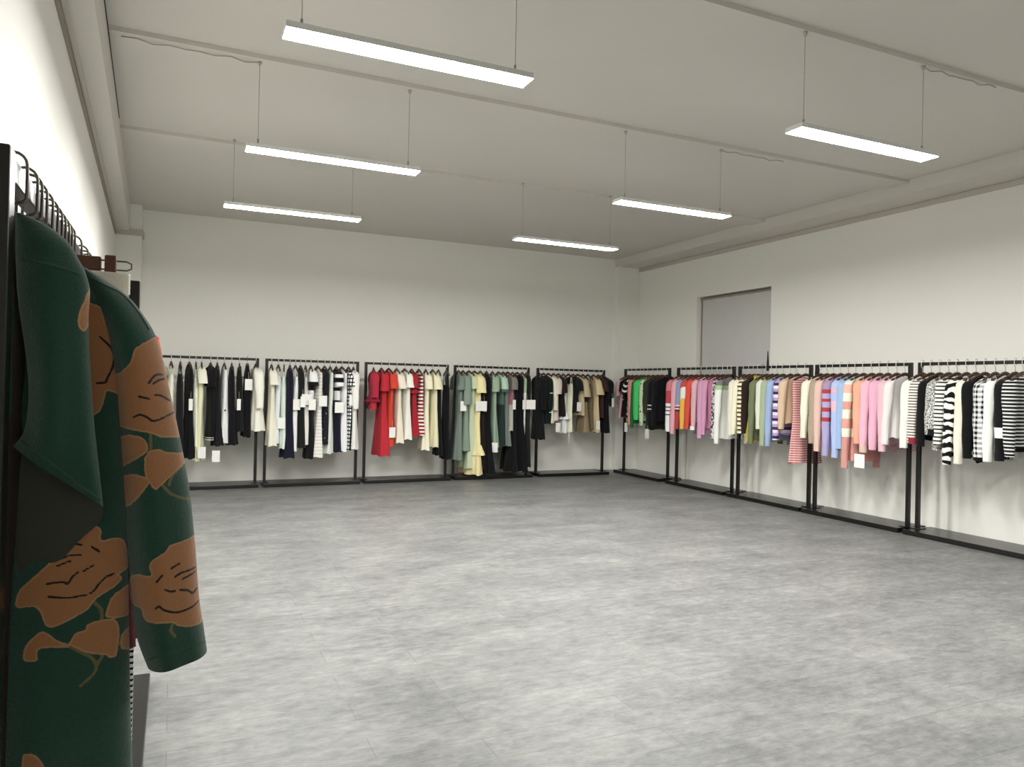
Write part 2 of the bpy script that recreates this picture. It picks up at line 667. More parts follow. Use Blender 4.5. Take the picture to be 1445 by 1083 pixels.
def sleeve_mesh(s, W, L, r0, r1, rng, drop=.055):
    n = 16
    sw = rng.uniform(-.03, .03)
    out = rng.uniform(.012, .028)
    ph = rng.uniform(0, 6.3)
    P = [(W - .045, -drop + .022, r0 * .35), (W - .012, -drop + .004, r0 * .7), (W + .012, -drop - .03, r0 * .92), (W + .02, -drop - .08, r0)]
    k = max(3, int(L / .05))
    for i in range(1, k + 1):
        f = i / k
        P.append((W + .02 + out * math.sin(f * 1.6), -drop - .08 - (L - .08) * f, r0 + (r1 - r0) * f))
    rows = []
    for i, (x, z, r) in enumerate(P):
        f = i / len(P)
        row = []
        for j in range(n):
            a = 2 * PI * j / n
            rr = r * (1 + .09 * f * math.sin(3 * a + ph + z * 14) + .05 * math.sin(5 * a - z * 20 + ph))
            zx = 0
            if i < 3:
                zx = -math.sin(PI / 2 * (1 - i / 3)) * 0
            row.append(Vector((s * (x + rr * .72 * math.cos(a)), rr * math.sin(a) + sw * f, z + (.02 * (1 - i / 3) * -math.cos(a) if i < 3 else 0))))
        rows.append(row)
    return loft(rows, cap0=True)


KIND = {   # W half shoulder, thickness, sleeve length, sleeve radius at shoulder and cuff, hem half width, folds
    'dress': dict(W=.185, t=.042, sl=0, r0=.06, r1=.065, hem=.2, fold=.28),
    'gown': dict(W=.185, t=.05, sl=0, r0=.06, r1=.065, hem=.26, fold=.35),
    'slip': dict(W=.15, t=.04, sl=0, r0=.06, r1=.06, hem=.19, fold=.3),
    'top': dict(W=.19, t=.042, sl=.2, r0=.06, r1=.062, hem=.2, fold=.22),
    'cardigan': dict(W=.2, t=.045, sl=.53, r0=.062, r1=.042, hem=.21, fold=.2),
    'sweater': dict(W=.2, t=.05, sl=.53, r0=.066, r1=.042, hem=.2, fold=.18),
    'jacket': dict(W=.205, t=.055, sl=.55, r0=.07, r1=.05, hem=.21, fold=.15),
    'skirt': dict(W=.14, t=.04, sl=0, r0=.06, r1=.06, hem=.2, fold=.35),
    'trousers': dict(W=.13, t=.035, sl=0, r0=.06, r1=.06, hem=.14, fold=.25),
}
NAMEOF = {'slip': 'slip_dress', 'top': 'short_sleeve_top', 'gown': 'gown'}


def garment(name, kind, loc, rz, L, spec, seed, o, nd=ND):
    """loc is the point on top of the rail; +local x points into the room."""
    rng = random.Random(seed)
    K = dict(KIND[kind])
    K.update({q: o[q] for q in K if q in o})
    r = empty(name, (loc[0], loc[1], loc[2] - nd), rz)
    m = fab(spec)
    sm = fab(o['sm']) if 'sm' in o else m
    W, t, hem = K['W'], K['t'], K['hem']
    if kind in ('skirt', 'trousers'):
        tab = [(0, W, .018), (.03, W, .022), (.12, W * 1.04, t), (L, hem, t * 1.3)]
        b = mesh('skirt_body' if kind == 'skirt' else 'trouser_body', *body_mesh(tab, L, t, rng, K['fold'], 0, o.get('m1', 6), 48 if o.get('m1', 6) > 8 else 32), m, r)
        mesh('waistband', *loft([[Vector((1.03 * W * math.cos(2 * PI * j / 24), .021 * math.sin(2 * PI * j / 24), q)) for j in range(24)] for q in (.012, .008, -.028, -.03)], True, False), fab(o.get('band', spec)), r)
    elif kind == 'slip':
        z0 = o.get('z0', .13)
        tab = [(0, W * .8, .02), (.03, W * .88, .03), (.15, W * .92, t), (max(.3, L * .5), W * .98, t), (L, hem, t * 1.5)]
        V, Fc = body_mesh(tab, L - z0, t, rng, K['fold'], .05)
        for q in V:
            q.z -= z0
        mesh('dress_body', V, Fc, m, r)
        for s in (-1, 1):
            mesh('strap', *tube([(s * .1, .018, -z0 - .015), (s * .098, .006, -.05), (s * .094, -.004, -.012), (s * .098, -.012, -.05), (s * .1, -.02, -z0 - .02)], .0055, 6), m, r)
    else:
        mid = o.get('waist', .93)
        tab = [(0, .072, .024), (.012, .082, .026), (.03, .125, t * .62), (.05, W - .03, t * .66), (.075, W - .004, t * .7), (.1, W, t * .8), (.22, W * .98, t), (max(.3, L * .5), W * mid, t), (L, hem, t * (1.3 if L < .8 else 1.7))]
        b = mesh('coat_body' if kind == 'jacket' else ('dress_body' if kind in ('dress', 'gown') else 'knit_body'), *body_mesh(tab, L, t, rng, K['fold'], o.get('dip', .035)), m, r)
        if o.get('col'):
            ring = []
            for j in range(25):
                a = 2 * PI * j / 24
                x, y = .078 * math.cos(a), .027 * math.sin(a)
                ring.append((x, y, .002 - o.get('dip', .035) * (1 - (x / .08) ** 2) * (1 if y < 0 else .3)))
            mesh('collar', *tube(ring, .008, 6), fab(o['col']), r)
        if K['sl']:
            for s in (-1, 1):
                mesh('sleeve', *sleeve_mesh(s, W, K['sl'], K['r0'], K['r1'], rng), sm, r)
        if o.get('hemc'):
            h0 = o.get('hemh', .05)
            rr = random.Random(seed)
            rows = [[Vector(((hem + .006) * math.copysign(abs(math.cos(a)) ** .75, math.cos(a)), (t * 1.36) * math.copysign(abs(math.sin(a)) ** .75, math.sin(a)), q)) for a in (2 * PI * j / 32 for j in range(32))] for q in (-L + h0, -L + h0 / 2, -L - .004)]
            mesh('hem_band', *loft(rows), fab(o['hemc']), r)
    if o.get('ruf'):
        zz, hh, rad = o['ruf']
        wv = []
        for q, sp in ((0, 0), (.3, .02), (.7, .05), (1, .065)):
            wv.append([Vector(((rad + sp * .6) * math.cos(a) * (1 + .07 * q * math.sin(11 * a)), (t * 1.2 + sp) * math.sin(a) * (1 + .2 * q * math.sin(13 * a)), -zz - hh * q)) for a in (2 * PI * j / 72 for j in range(72))])
        mesh('ruffle', *loft(wv), fab(o.get('rufc', spec)), r)
    if 'tie' in o:
        for s, ll in ((0, o['tie']), (.02, o['tie'] * .8)):
            mesh('tie_cord', *tube([(.1 + s, -.04, -L + .06), (.12 + s, -.045, -L), (.115 + s * 2, -.05, -L - ll * .5), (.118 + s, -.045, -L - ll)], .005, 6), m, r)
    for zt in o.get('tagz', ()):
        a, zz = zt
        cw, ch = o.get('tagw', .1), o.get('tagh', .155)
        x0 = W + .035 + (K['r0'] * .9 if K['sl'] > .3 or (K['sl'] and zz < .3) else 0)
        jy = rng.uniform(-.02, .02)
        tg = mesh('price_tag', *join(box(x0, x0 + .003, a + jy - cw / 2, a + jy + cw / 2, -zz - ch / 2, -zz + ch / 2)), M_card, r, False)
        mesh('tag_string', *tube([(x0 + .0015, a + jy, -zz + ch / 2 - .01), (x0 - .03, a + jy * .5, -zz + ch / 2 + .1)], .0015, 5), M_string, tg)
    if 'mk' in o:                                 # white trim bars worked into the front
        for (zz, ww, hh, cc) in o['mk']:
            x0 = W + (K['r0'] * .72 + .026 if K['sl'] > .3 else 0)
            mesh('trim_band', *box(x0, x0 + .004, -ww / 2, ww / 2, -zz - hh / 2, -zz + hh / 2), fab(cc), r, False)
    if 'cuff' in o:
        cc, hh = o['cuff']
        for s in (-1, 1):
            ze = -.055 - K['sl']
            rows = [[Vector((s * (W + .045 + K['r1'] * .8 * math.cos(a)), (K['r1'] * 1.08) * math.sin(a), q)) for a in (2 * PI * j / 16 for j in range(16))] for q in (ze + hh, ze + hh / 2, ze - .006)]
            mesh('cuff', *loft(rows), fab(cc), r)
    return r


WHERE = {
    'B1': 'on the leftmost back-wall rack', 'B2': 'on the second back-wall rack', 'B3': 'on the red-dress rack', 'B4': 'on the long-gown rack',
    'B5': 'on the rack beside the corner pillar', 'R1': 'on the right-wall rack nearest the corner', 'R2': 'on the rack before the doorway',
    'R3': 'on the yellow-skirt rack', 'R4': 'on the pastel-cardigan rack', 'R5': 'on the black-and-white knit rack',
}
# (x of the hook in the photograph, kind, lowest y, cloth, name, label, options); every entry becomes a garment with real size on its rack
BK, BK2, NV = '16161a', '1e1d1f', '1b1d30'
IV, CR, WH = 'ebe6d2', 'e9e2c4', 'eeece6'
G = {}
G['B1'] = [
    (229, 'top', 604, CR, 'short_sleeve_shirt', 'cream top beside the left post, half behind the coat', {}),
    (241.5, 'slip', 622, IV, 'slip_dress', 'ivory slip dress just beyond the coat sleeve', {}),
    (254.5, 'slip', 640, BK2, 'slip_dress', 'plain black slip dress, first black one', {}),
    (267, 'dress', 647, BK, 'dress', 'longest black dress with narrow white tag', dict(tags=[571], tagw=.05)),
    (276.5, 'slip', 631, IV, 'slip_dress', 'narrow ivory slip dress between two black dresses', dict(hem=.16)),
    (284.5, 'dress', 650, 'dfe0b8', 'dress', 'pale yellow-green long dress with short cream sleeves', dict(sl=.2, sm=IV, tags=[638], hem=.17)),
    (297, 'top', 621, BK, 'knit_dress', 'short-sleeved black dress with white stripe at hem', dict(sl=.24, hemc=('s', [(BK, .5), ('c9c9c6', .5)], .03), hemh=.04)),
    (306.5, 'dress', 629, BK2, 'dress', 'sleeveless black dress over a low hanging white tag', dict(tags=[643])),
    (316.5, 'dress', 625, WH, 'dress', 'white straight dress with one black dot', dict(hem=.15, mk=[(.62, .02, .02, BK)])),
    (327, 'dress', 628, BK, 'dress', 'black dress right of the white straight dress', dict()),
    (338, 'dress', 609, BK2, 'dress', 'shorter black dress with narrow white tag at hip', dict(tags=[571], tagw=.05)),
    (349, 'skirt', 617, BK, 'long_skirt', 'black long skirt with grey tag near its waist', dict(tags=[543], m1=5, W=.15)),
    (361, 'cardigan', 608, 'e4e1d3', 'cardigan', 'cream fluffy cardigan by the right post', dict(t=.06, r0=.07, r1=.05, fold=.3)),
]
G['B2'] = [
    (383, 'dress', 629, 'e2ddcb', 'dress', 'cream short-sleeved dress by the left post', dict(sl=.2)),
    (392.6, 'slip', 626, 'd5dedc', 'slip_dress', 'narrow pale blue slip dress', dict(hem=.15)),
    (400.7, 'slip', 633, 'cfdad2', 'slip_dress', 'pale mint slip dress with low white tag', dict(tags=[597], hem=.18)),
    (409, 'gown', 646, NV, 'dress', 'long dark navy sleeveless dress', dict(hem=.2)),
    (416.8, 'slip', 637, WH, 'slip_dress', 'white slip dress right of the navy dress', dict(tags=[571])),
    (424, 'dress', 632, '1f231f', 'dress', 'greenish black dress with side tag', dict(tags=[567], tagw=.07)),
    (431.2, 'slip', 628, 'dfdcd3', 'slip_dress', 'ivory slip dress with large square tag', dict(tags=[564], tagw=.13, sl=.16)),
    (438.5, 'top', 647, ('b', [(0, WH), (.2, BK), (.32, WH), (.46, BK)]), 'dress', 'dress with white bodice and long black skirt', dict(tags=[571])),
    (448, 'dress', 645, ('s', [('dddbd4', .8), ('c2bfb6', .2)], .05), 'dress', 'off-white ribbed long dress with tag', dict(tags=[566], tagw=.12)),
    (458, 'dress', 627, ('f', '20222b', 'b9bcc0', 16, .28), 'dress', 'black dress printed with pale flowers', dict()),
    (466, 'dress', 640, 'd3d9cd', 'dress', 'plain pale grey-green long dress', dict(hem=.17)),
    (474.5, 'top', 638, ('b', [(0, BK), (.08, WH), (.13, BK), (.2, WH), (.27, BK), (.32, WH), (.46, NV)]), 'dress', 'dress with striped top and navy skirt', dict(tags=[575], tagw=.13)),
    (482.5, 'dress', 637, WH, 'dress', 'white long dress left of the checked dress', dict(hem=.16)),
    (492, 'top', 635, ('q', WH, BK, .055, .36), 'dress', 'black and white checked dress with tag', dict(tags=[565], tagw=.12)),
    (499, 'cardigan', 634, 'e6e4dc', 'long_sleeve_dress', 'white long-sleeved dress by the right post', dict()),
]
G['B3'] = [
    (527, 'cardigan', 578, 'a81a34', 'cardigan', 'short crimson cardigan with frilled hem', dict(ruf=(.38, .1, .19), rufc='8f1430', sl=.36, r1=.05)),
    (538, 'gown', 643, 'b5162a', 'dress', 'long crimson dress, longest of the reds', dict(sl=.26, hem=.24, r1=.07)),
    (548.4, 'dress', 630, 'cf3419', 'dress', 'orange-red dress with low white tag', dict(sl=.22, tags=[610])),
    (559.5, 'dress', 625, 'e3d8c4', 'dress', 'blush cream dress beside the orange-red dress', dict(sl=.22)),
    (571, 'top', 620, 'e6e6d6', 'dress', 'white keyhole dress with wide short sleeves', dict(sl=.2, r1=.08, mk=[(.1, .03, .03, '6a6a5c')])),
    (581, 'dress', 616, '9d1424', 'dress', 'dark red dress with puffed frills', dict(sl=.2, ruf=(.26, .08, .19))),
    (591, 'dress', 614, ('s', [('8f1c2a', .55), ('eee5d8', .45)], .056), 'dress', 'red and white striped sleeveless dress', dict(W=.2, hem=.21)),
    (601, 'dress', 635, 'e4dfc2', 'dress', 'cream dress with longest hem, beside striped dress', dict(sl=.22)),
    (610.7, 'dress', 631, 'e0dbb6', 'dress', 'cream yellow short-sleeved dress beside black dress', dict(sl=.22, r1=.075)),
    (619, 'slip', 643, BK, 'slip_dress', 'narrow black slip dress beside cream dress', dict(hem=.2)),
    (630.6, 'slip', 648, '15151c', 'slip_dress', 'black slip dress with deep neckline, by the post', dict(z0=.2)),
]
G['B4'] = [
    (646.7, 'dress', 649, '6f7d72', 'dress', 'grey-green dress with tag by the left post', dict(sl=.22, tags=[573], tagw=.1)),
    (653.3, 'dress', 636, '7c8f7f', 'dress', 'grey-green dress with long draped sleeve', dict(sl=.45)),
    (661.5, 'gown', 661, 'b9c4a4', 'dress', 'pale sage long dress beside the yellow gown', dict(sl=.2, hem=.2)),
    (669.5, 'gown', 669, 'e3d69c', 'lace_gown', 'pale yellow lace gown reaching the rack base', dict(sl=.26, W=.21, r0=.075, r1=.085, hem=.3, tags=[573], tagw=.2, ruf=(1.15, .16, .27))),
    (677.7, 'slip', 663, '2b211d', 'slip_dress', 'dark brown slip dress behind the yellow gown', dict(tags=[574], tagw=.05)),
    (686.5, 'gown', 668, '14151b', 'gown', 'black long gown with flared train', dict(hem=.34)),
    (695, 'dress', 632, '8fa890', 'dress', 'sage green dress with low white tag', dict(sl=.24, tags=[631])),
    (703.7, 'top', 630, ('b', [(0, 'a9c4ae'), (.25, '4a5f58'), (.5, '22302f')]), 'dress', 'pale mint top over dark teal skirt', dict(sl=.24)),
    (710.4, 'dress', 629, '6f7870', 'satin_dress', 'grey satin draped dress', dict(fold=.5)),
    (716.8, 'top', 608, ('b', [(0, '77746c'), (.26, '8e5e6a'), (.5, 'a7a49c')]), 'dress', 'grey top over dusty pink floral skirt', dict(tags=[571], tagw=.06, sl=.2)),
    (723.8, 'gown', 665, '17171a', 'gown', 'black gown right of the pink floral skirt', dict()),
    (730.4, 'gown', 665, '131318', 'gown', 'black gown with small white tag', dict(tags=[571], tagw=.06)),
    (737.4, 'dress', 632, ('b', [(0, '9fb096'), (.3, 'd6dcd0')]), 'dress', 'sage and white dress by the right post', dict(tags=[571], tagw=.05, hem=.15)),
    (744, 'dress', 659, '23261f', 'dress', 'dark olive dress with large white tag', dict(tags=[571], tagw=.14)),
]
G['B5'] = [
    (760.8, 'cardigan', 620, '18171a', 'long_cardigan', 'long black cardigan with white neckline trim', dict(dip=.16, col='d8d8d2')),
    (766.6, 'cardigan', 598, '10201a', 'cardigan', 'dark green cardigan with white pocket trim', dict(mk=[(.3, .06, .012, WH), (.62, .07, .012, WH)])),
    (773.6, 'cardigan', 597, 'dcd8c2', 'long_sleeve_shirt', 'narrow ivory long-sleeved top', dict(fold=.1, t=.03, r0=.045)),
    (781.2, 'top', 594, 'cfc2b4', 'short_sleeve_shirt', 'taupe pink short-sleeved top with low tag', dict(sl=.26, tags=[603], tagw=.08)),
    (788, 'top', 588, '24201e', 'short_sleeve_shirt', 'blackish brown short-sleeved top', dict(sl=.24)),
    (795, 'slip', 611, 'ecebe6', 'slip_dress', 'white ruffled slip dress', dict(ruf=(.62, .12, .18), z0=.12)),
    (802.4, 'slip', 610, 'dfdfc6', 'slip_dress', 'ivory slip dress with long hanging ties', dict(tie=.22)),
    (809, 'top', 582, BK2, 'short_sleeve_shirt', 'black short-sleeved top with white tag', dict(tags=[574], tagw=.09)),
    (815.7, 'top', 586, 'bfae8c', 'short_sleeve_shirt', 'beige short-sleeved top left of brown top', dict(sl=.3, r1=.07)),
    (823, 'slip', 610, ('b', [(0, '3a2722'), (.44, '8d7c5c')]), 'dress', 'dark brown strappy top over khaki skirt', dict(z0=.05)),
    (830, 'slip', 606, '6c5f47', 'slip_dress', 'khaki brown slip dress', dict()),
    (838, 'dress', 610, 'cdba90', 'dress', 'tan short-sleeved dress with tag at hem', dict(sl=.26, r1=.075, tags=[600], tagw=.07)),
    (845, 'top', 590, '3a2620', 'short_sleeve_shirt', 'dark brown top behind black dress', dict()),
    (850.5, 'cardigan', 611, '17161c', 'long_sleeve_dress', 'black long-sleeved dress by the right post', dict(sl=.46, r0=.07, tags=[568], tagw=.05)),
]
G['R1'] = [
    (887.5, 'top', 590, 'd9a7ae', 'short_sleeve_shirt', 'dusty pink short-sleeved top by the far post', dict(sl=.28, r1=.065)),
    (893, 'top', 589, '19181b', 'short_sleeve_shirt', 'black short-sleeved top beside the pink top', dict(sl=.2, mk=[(.25, .06, .012, 'c9c9c6'), (.4, .07, .012, 'c9c9c6')])),
    (899, 'top', 591, ('s', [('17171a', .62), ('d9d9d2', .38)], .075, .5), 'short_sleeve_shirt', 'black top with slanting white stripes', dict(sl=.25)),
    (905, 'cardigan', 600, 'd98a7c', 'long_sleeve_shirt', 'salmon pink long-sleeved knit with white tag', dict(tags=[604], tagw=.08)),
    (909.5, 'cardigan', 604, '1a6a38', 'cardigan', 'dark green cardigan behind the bright green one', dict(W=.18)),
    (915.5, 'cardigan', 592, '3cc468', 'cardigan', 'bright green cardigan', dict(r0=.08, r1=.055)),
    (922.5, 'cardigan', 601, ('f', 'bcd6ac', '1f3a28', 13, .36), 'printed_cardigan', 'green, white and black floral print knit', dict()),
    (929, 'jacket', 607, '33342a', 'jacket', 'dark olive jacket left of the black cardigans', dict()),
    (935, 'cardigan', 602, ('b', [(0, '16191d'), (.46, 'c4c6c6'), (.48, '16191d'), (.52, 'c4c6c6'), (.54, '16191d')]), 'cardigan', 'black cardigan with white bars at the cuffs', dict(tags=[613], tagw=.1)),
    (942, 'cardigan', 602, ('f', '14161a', 'b9bcbc', 7, .16), 'cardigan', 'black cardigan with small white emblems, near post', dict()),
]
G['R2'] = [
    (962.5, 'sweater', 609, ('b', [(0, 'c87880'), (.22, 'b83a48'), (.42, 'f0e6e0'), (.47, '51303a'), (.49, 'f0e6e0'), (.53, '51303a'), (.55, 'f0e6e0'), (.59, '51303a'), (.61, 'f0e6e0')]), 'sweater', 'pink and red sweater with striped cuffs', dict()),
    (969.5, 'sweater', 612, 'dca0ac', 'sweater', 'pink sweater over a pale blue hem', dict(hemc='8fb4c8', hemh=.07)),
    (976.5, 'cardigan', 606, ('b', [(0, '8c94ae'), (.44, 'd8d4d4'), (.46, 'b03a3a'), (.49, 'd8d4d4'), (.51, '2d2f48'), (.54, 'b03a3a')]), 'cardigan', 'blue-grey cardigan with striped cuffs', dict()),
    (983.5, 'sweater', 606, ('b', [(0, 'c44038'), (.32, 'efe4d6'), (.5, 'f0b02e')], .35), 'sweater', 'red, white and yellow colour-block sweater', dict()),
    (991, 'cardigan', 606, 'd8452f', 'cardigan', 'orange-red cardigan with buttons', dict()),
    (998.5, 'cardigan', 605, 'd9a6ac', 'cardigan', 'light pink cardigan with white cuffs', dict(cuff=('efe8e6', .05))),
    (1006, 'cardigan', 618, 'c691b4', 'cardigan', 'mauve pink cardigan, longest of the pinks', dict(sl=.6)),
    (1013.5, 'cardigan', 613, 'cc8fae', 'cardigan', 'orchid pink plain cardigan', dict(sl=.58)),
    (1021, 'cardigan', 604, 'b8698c', 'cardigan', 'deep rose cardigan behind orchid pink one', dict()),
    (1028, 'cardigan', 619, ('t', '1e1c20', 'cfc8cc', 34), 'cardigan', 'black and white tweed cardigan', dict()),
    (1033.5, 'cardigan', 627, ('b', [(0, '7b7678'), (.13, 'a8c48c'), (.19, 'e9e7dc')]), 'cardigan', 'cream cardigan with dark and green shoulders', dict(sl=.6, r0=.07)),
]
G['R3'] = [
    (1050.5, 'cardigan', 614, 'ddd8c6', 'cardigan', 'ivory cardigan with dark hem by far post', dict(hemc='2b2a28', hemh=.05)),
    (1058, 'cardigan', 614, 'e6dfc4', 'cardigan', 'cream yellow cardigan, second from far post', dict()),
    (1064.5, 'sweater', 613, ('s', [('e6ddc0', .5), ('2b2620', .28), ('a6865a', .22)], .06), 'sweater', 'cream sweater with black and tan stripes', dict()),
    (1070.5, 'sweater', 612, '2e2119', 'sweater', 'dark brown plain sweater', dict()),
    (1076.5, 'skirt', 624, 'b8a52c', 'pleated_skirt', 'mustard yellow pleated skirt', dict(m1=22, hem=.26, W=.14, fold=.3, t=.05)),
    (1082.5, 'cardigan', 628, '6d7553', 'cardigan', 'olive green cardigan behind pale sage one', dict()),
    (1090, 'cardigan', 606, 'cdd0c0', 'cardigan', 'pale sage white cardigan', dict(sl=.5)),
    (1097, 'cardigan', 630, '9ca988', 'cardigan', 'sage green cardigan beside the blue one', dict(sl=.62)),
    (1105.5, 'cardigan', 630, '8fa5cc', 'cardigan', 'pale blue plain cardigan beside the purple stripes', dict(sl=.6)),
    (1116, 'sweater', 622, ('s', [('d8cfe0', .34), ('a98fc0', .34), ('33274a', .32)], .115), 'sweater', 'lavender and purple striped sweater', dict(sl=.56)),
    (1126, 'sweater', 606, 'cdb193', 'sweater', 'tan beige sweater', dict(sl=.56, W=.215, hem=.22)),
    (1137.5, 'dress', 655, ('s', [('c46e70', .72), ('edd9cf', .28)], .03), 'striped_dress', 'long pink dress with fine white stripes', dict(W=.2, hem=.24)),
]
G['R4'] = [
    (1158.5, 'sweater', 618, ('b', [(0, 'e2dfc9'), (.12, '22211f'), (.135, 'e2dfc9'), (.18, '22211f'), (.195, 'e2dfc9'), (.24, '22211f'), (.255, 'e2dfc9'), (.30, '22211f'), (.315, 'e2dfc9'), (.36, '22211f'), (.375, 'e2dfc9'), (.42, '22211f'), (.435, 'e2dfc9'), (.48, '22211f'), (.495, 'e2dfc9')]), 'sweater', 'cream sweater with black stripes', dict(sm='e2dfc9')),
    (1167.5, 'cardigan', 625, 'a4937f', 'cardigan', 'taupe cardigan beside the striped cream sweater', dict()),
    (1176.5, 'cardigan', 638, 'd8b3a6', 'cardigan', 'beige pink long cardigan', dict(sl=.62)),
    (1187, 'sweater', 643, ('b', [(0, '9a86a8'), (.16, 'b0343c'), (.21, 'a69cc8'), (.27, 'b0343c'), (.31, 'a69cc8'), (.38, 'b0343c'), (.43, 'a69cc8'), (.5, 'b0343c'), (.55, 'a69cc8')]), 'striped_dress', 'lavender knit with broad red stripes', dict(sl=.62)),
    (1197.5, 'cardigan', 645, ('b', [(0, 'a3b4dc'), (.14, 'd5a7b4'), (.2, 'a3b4dc'), (.3, 'd7b0c0'), (.42, 'a3b4dc')]), 'cardigan', 'light blue cardigan with pink blocks', dict(sl=.64)),
    (1208, 'cardigan', 632, '94b0d6', 'cardigan', 'plain sky blue cardigan', dict(sl=.57)),
    (1219, 'cardigan', 660, ('b', [(0, 'd8dccb'), (.1, 'e3b09c'), (.2, 'e8e2cf'), (.3, 'd89a88'), (.39, 'e8e2cf'), (.5, 'd89a88'), (.61, 'e8e2cf'), (.71, 'cf8f86')]), 'long_cardigan', 'cream and peach block long cardigan', dict(sl=.74)),
    (1231, 'cardigan', 627, 'e0a384', 'cardigan', 'plain peach cardigan', dict(sl=.53)),
    (1242, 'cardigan', 639, 'dfaabb', 'cardigan', 'pink cardigan with beige cuffs and grey tag', dict(sl=.58, cuff=('cdb39c', .07), tags=[652], tagw=.14)),
    (1253.5, 'sweater', 633, 'dba3bb', 'sweater', 'deeper pink sweater near the pale ones', dict(sl=.56)),
    (1266, 'sweater', 636, 'd9b0ba', 'sweater', 'dusty pink sweater, second from the near post', dict(sl=.5)),
    (1277.5, 'cardigan', 628, 'd9d4d2', 'cardigan', 'greyish white cardigan by the near post', dict(sl=.5)),
]
G['R5'] = [
    (1302, 'cardigan', 632, 'dfe2d6', 'cardigan', 'white cardigan by the far post', dict(sl=.55)),
    (1314.5, 'sweater', 627, ('s', [('e4dfd6', .6), ('5c4a42', .4)], .03), 'sweater', 'thin brown-striped sweater with red cuffs', dict(sl=.56, cuff=('8c2436', .06))),
    (1326.5, 'cardigan', 632, '151516', 'cardigan', 'black cardigan beside the brown-striped sweater', dict(sl=.6)),
    (1339, 'jacket', 636, ('t', 'd9d8d2', '4b4a49', 90), 'tweed_jacket', 'grey tweed jacket with black cuffs', dict(sl=.56, cuff=('1b1b1d', .06))),
    (1351, 'sweater', 628, ('s', [('e6e3da', .62), ('242322', .38)], .04), 'sweater', 'white sweater with thin black stripes', dict(sl=.5)),
    (1364.5, 'sweater', 657, ('z', 'e6e4da', '141415', .085), 'zebra_sweater', 'black and white zebra striped sweater', dict(sl=.66)),
    (1377.5, 'cardigan', 654, 'dcd9c8', 'cardigan', 'cream cardigan between zebra and black knits', dict(sl=.66)),
    (1390.5, 'cardigan', 647, '121314', 'cardigan', 'black cardigan beside the gingham sweater', dict(sl=.62, r0=.075)),
    (1405, 'sweater', 651, ('g', 'eceae4', '161616', .05), 'gingham_sweater', 'black and white gingham sweater', dict(sl=.66, r0=.075, hem=.22, cuff=('151515', .03))),
    (1419, 'cardigan', 650, 'e4e2dc', 'cardigan', 'white cardigan between gingham and black knits', dict(sl=.6)),
    (1433, 'cardigan', 649, ('b', [(0, '17171a'), (.5, 'e4e4e0'), (.6, '17171a')]), 'cardigan', 'black cardigan with white band at cuff', dict(sl=.62)),
    (1444, 'sweater', 644, ('s', [('1b1c20', .58), ('d6d7d6', .42)], .034), 'sweater', 'fine black and white striped sweater, cut off', dict(sl=.58, r0=.075)),
]

seed = 100
for key, items in G.items():
    back = key[0] == 'B'
    rk = RACKS[key]
    grp = 'hangers ' + WHERE[key]
    for (px, kind, pb, spec, name, desc, o) in items:
        seed += 1
        rng = random.Random(seed * 7)
        if back:
            Y = rk.location.y
            X = at_y(px, 515, Y).x
            yy = Y + .02 * (X - rk.location.x)
            edge = lambda q: at_y(px + 2, q, Y - .1).z
            rz = -PI / 2 + rng.uniform(-.13, .2)
            P = (X, yy, RZ)
        else:
            X = XRK
            yy = at_x(px, 515, X).y
            edge = lambda q: at_x(px - 10, q, X - .2).z
            rz = PI + rng.uniform(-.12, .06)
            P = (X, yy, RZR)
        top = P[2] - (ND if back else ND + .03)
        L = top - edge(pb)
        o = dict(o)
        if kind in ('cardigan', 'sweater', 'jacket') and 'sl' in o and L > o['sl'] + .08 and not back:
            pass
        if kind in ('cardigan', 'sweater') and not back:
            o['sl'] = L - .05 + rng.uniform(-.01, .02)     # sleeves hang a little lower than the body
            L = L - .07
        if 'tags' in o:
            o['tagz'] = [(0.0, top - edge(q)) for q in o['tags']]
        g = garment(name, kind, P, rz, L, spec, seed, o, P[2] - top)
        cat = 'skirt' if 'skirt' in name else 'dress' if ('dress' in name or 'gown' in name) else 'jacket' if 'jacket' in name else 'knitwear' if ('cardigan' in name or 'sweater' in name) else 'top'
        tag(g, desc + ', ' + WHERE[key], cat, 'clothes ' + WHERE[key])
        proto = (H_clip if back else H_low) if kind == 'skirt' else (H_back if back else H_right)
        hang(proto, P, rz, ('trouser' if kind == 'skirt' else 'wooden') + ' hanger of the ' + desc.split(',')[0], grp)

strip = mesh('black_strap', *prism([(-.022, -.07), (.02, -.07), (.016, .04), (-.001, .2), (-.006, .2), (-.018, .04)], -.004, .004), M_gap, None, False)
strip.location = (XRK - .03, at_x(1086, 512, XRK).y, RZR)
strip.rotation_euler = (0, 0, -PI / 2)
tag(strip, 'thin black tapered strap standing up over the rail below the window corner', 'strap')



# ------------------------------------------------------------------ the green floral coat in front
def seg_dist(P, A, B):
    """Distance from every point of P to the nearest of the segments A-B."""
    d = np.full(len(P), 9.0)
    for a, b in zip(A, B):
        e = b - a
        t = np.clip(((P - a) @ e) / max(float(e @ e), 1e-12), 0, 1)
        d = np.minimum(d, np.hypot(*(P - a - t[:, None] * e).T))
    return d


def poly_sd(P, poly):
    """Signed distance to a closed outline, negative inside."""
    A = np.array(poly)
    B = np.roll(A, -1, 0)
    ins = np.zeros(len(P), bool)
    for a, b in zip(A, B):
        if a[1] != b[1]:
            ins ^= ((a[1] > P[:, 1]) != (b[1] > P[:, 1])) & (P[:, 0] < a[0] + (P[:, 1] - a[1]) / (b[1] - a[1]) * (b[0] - a[0]))
    d = seg_dist(P, A, B)
    return np.where(ins, -d, d)


def line_d(P, pl):
    A = np.array(pl)
    return seg_dist(P, A[:-1], A[1:])


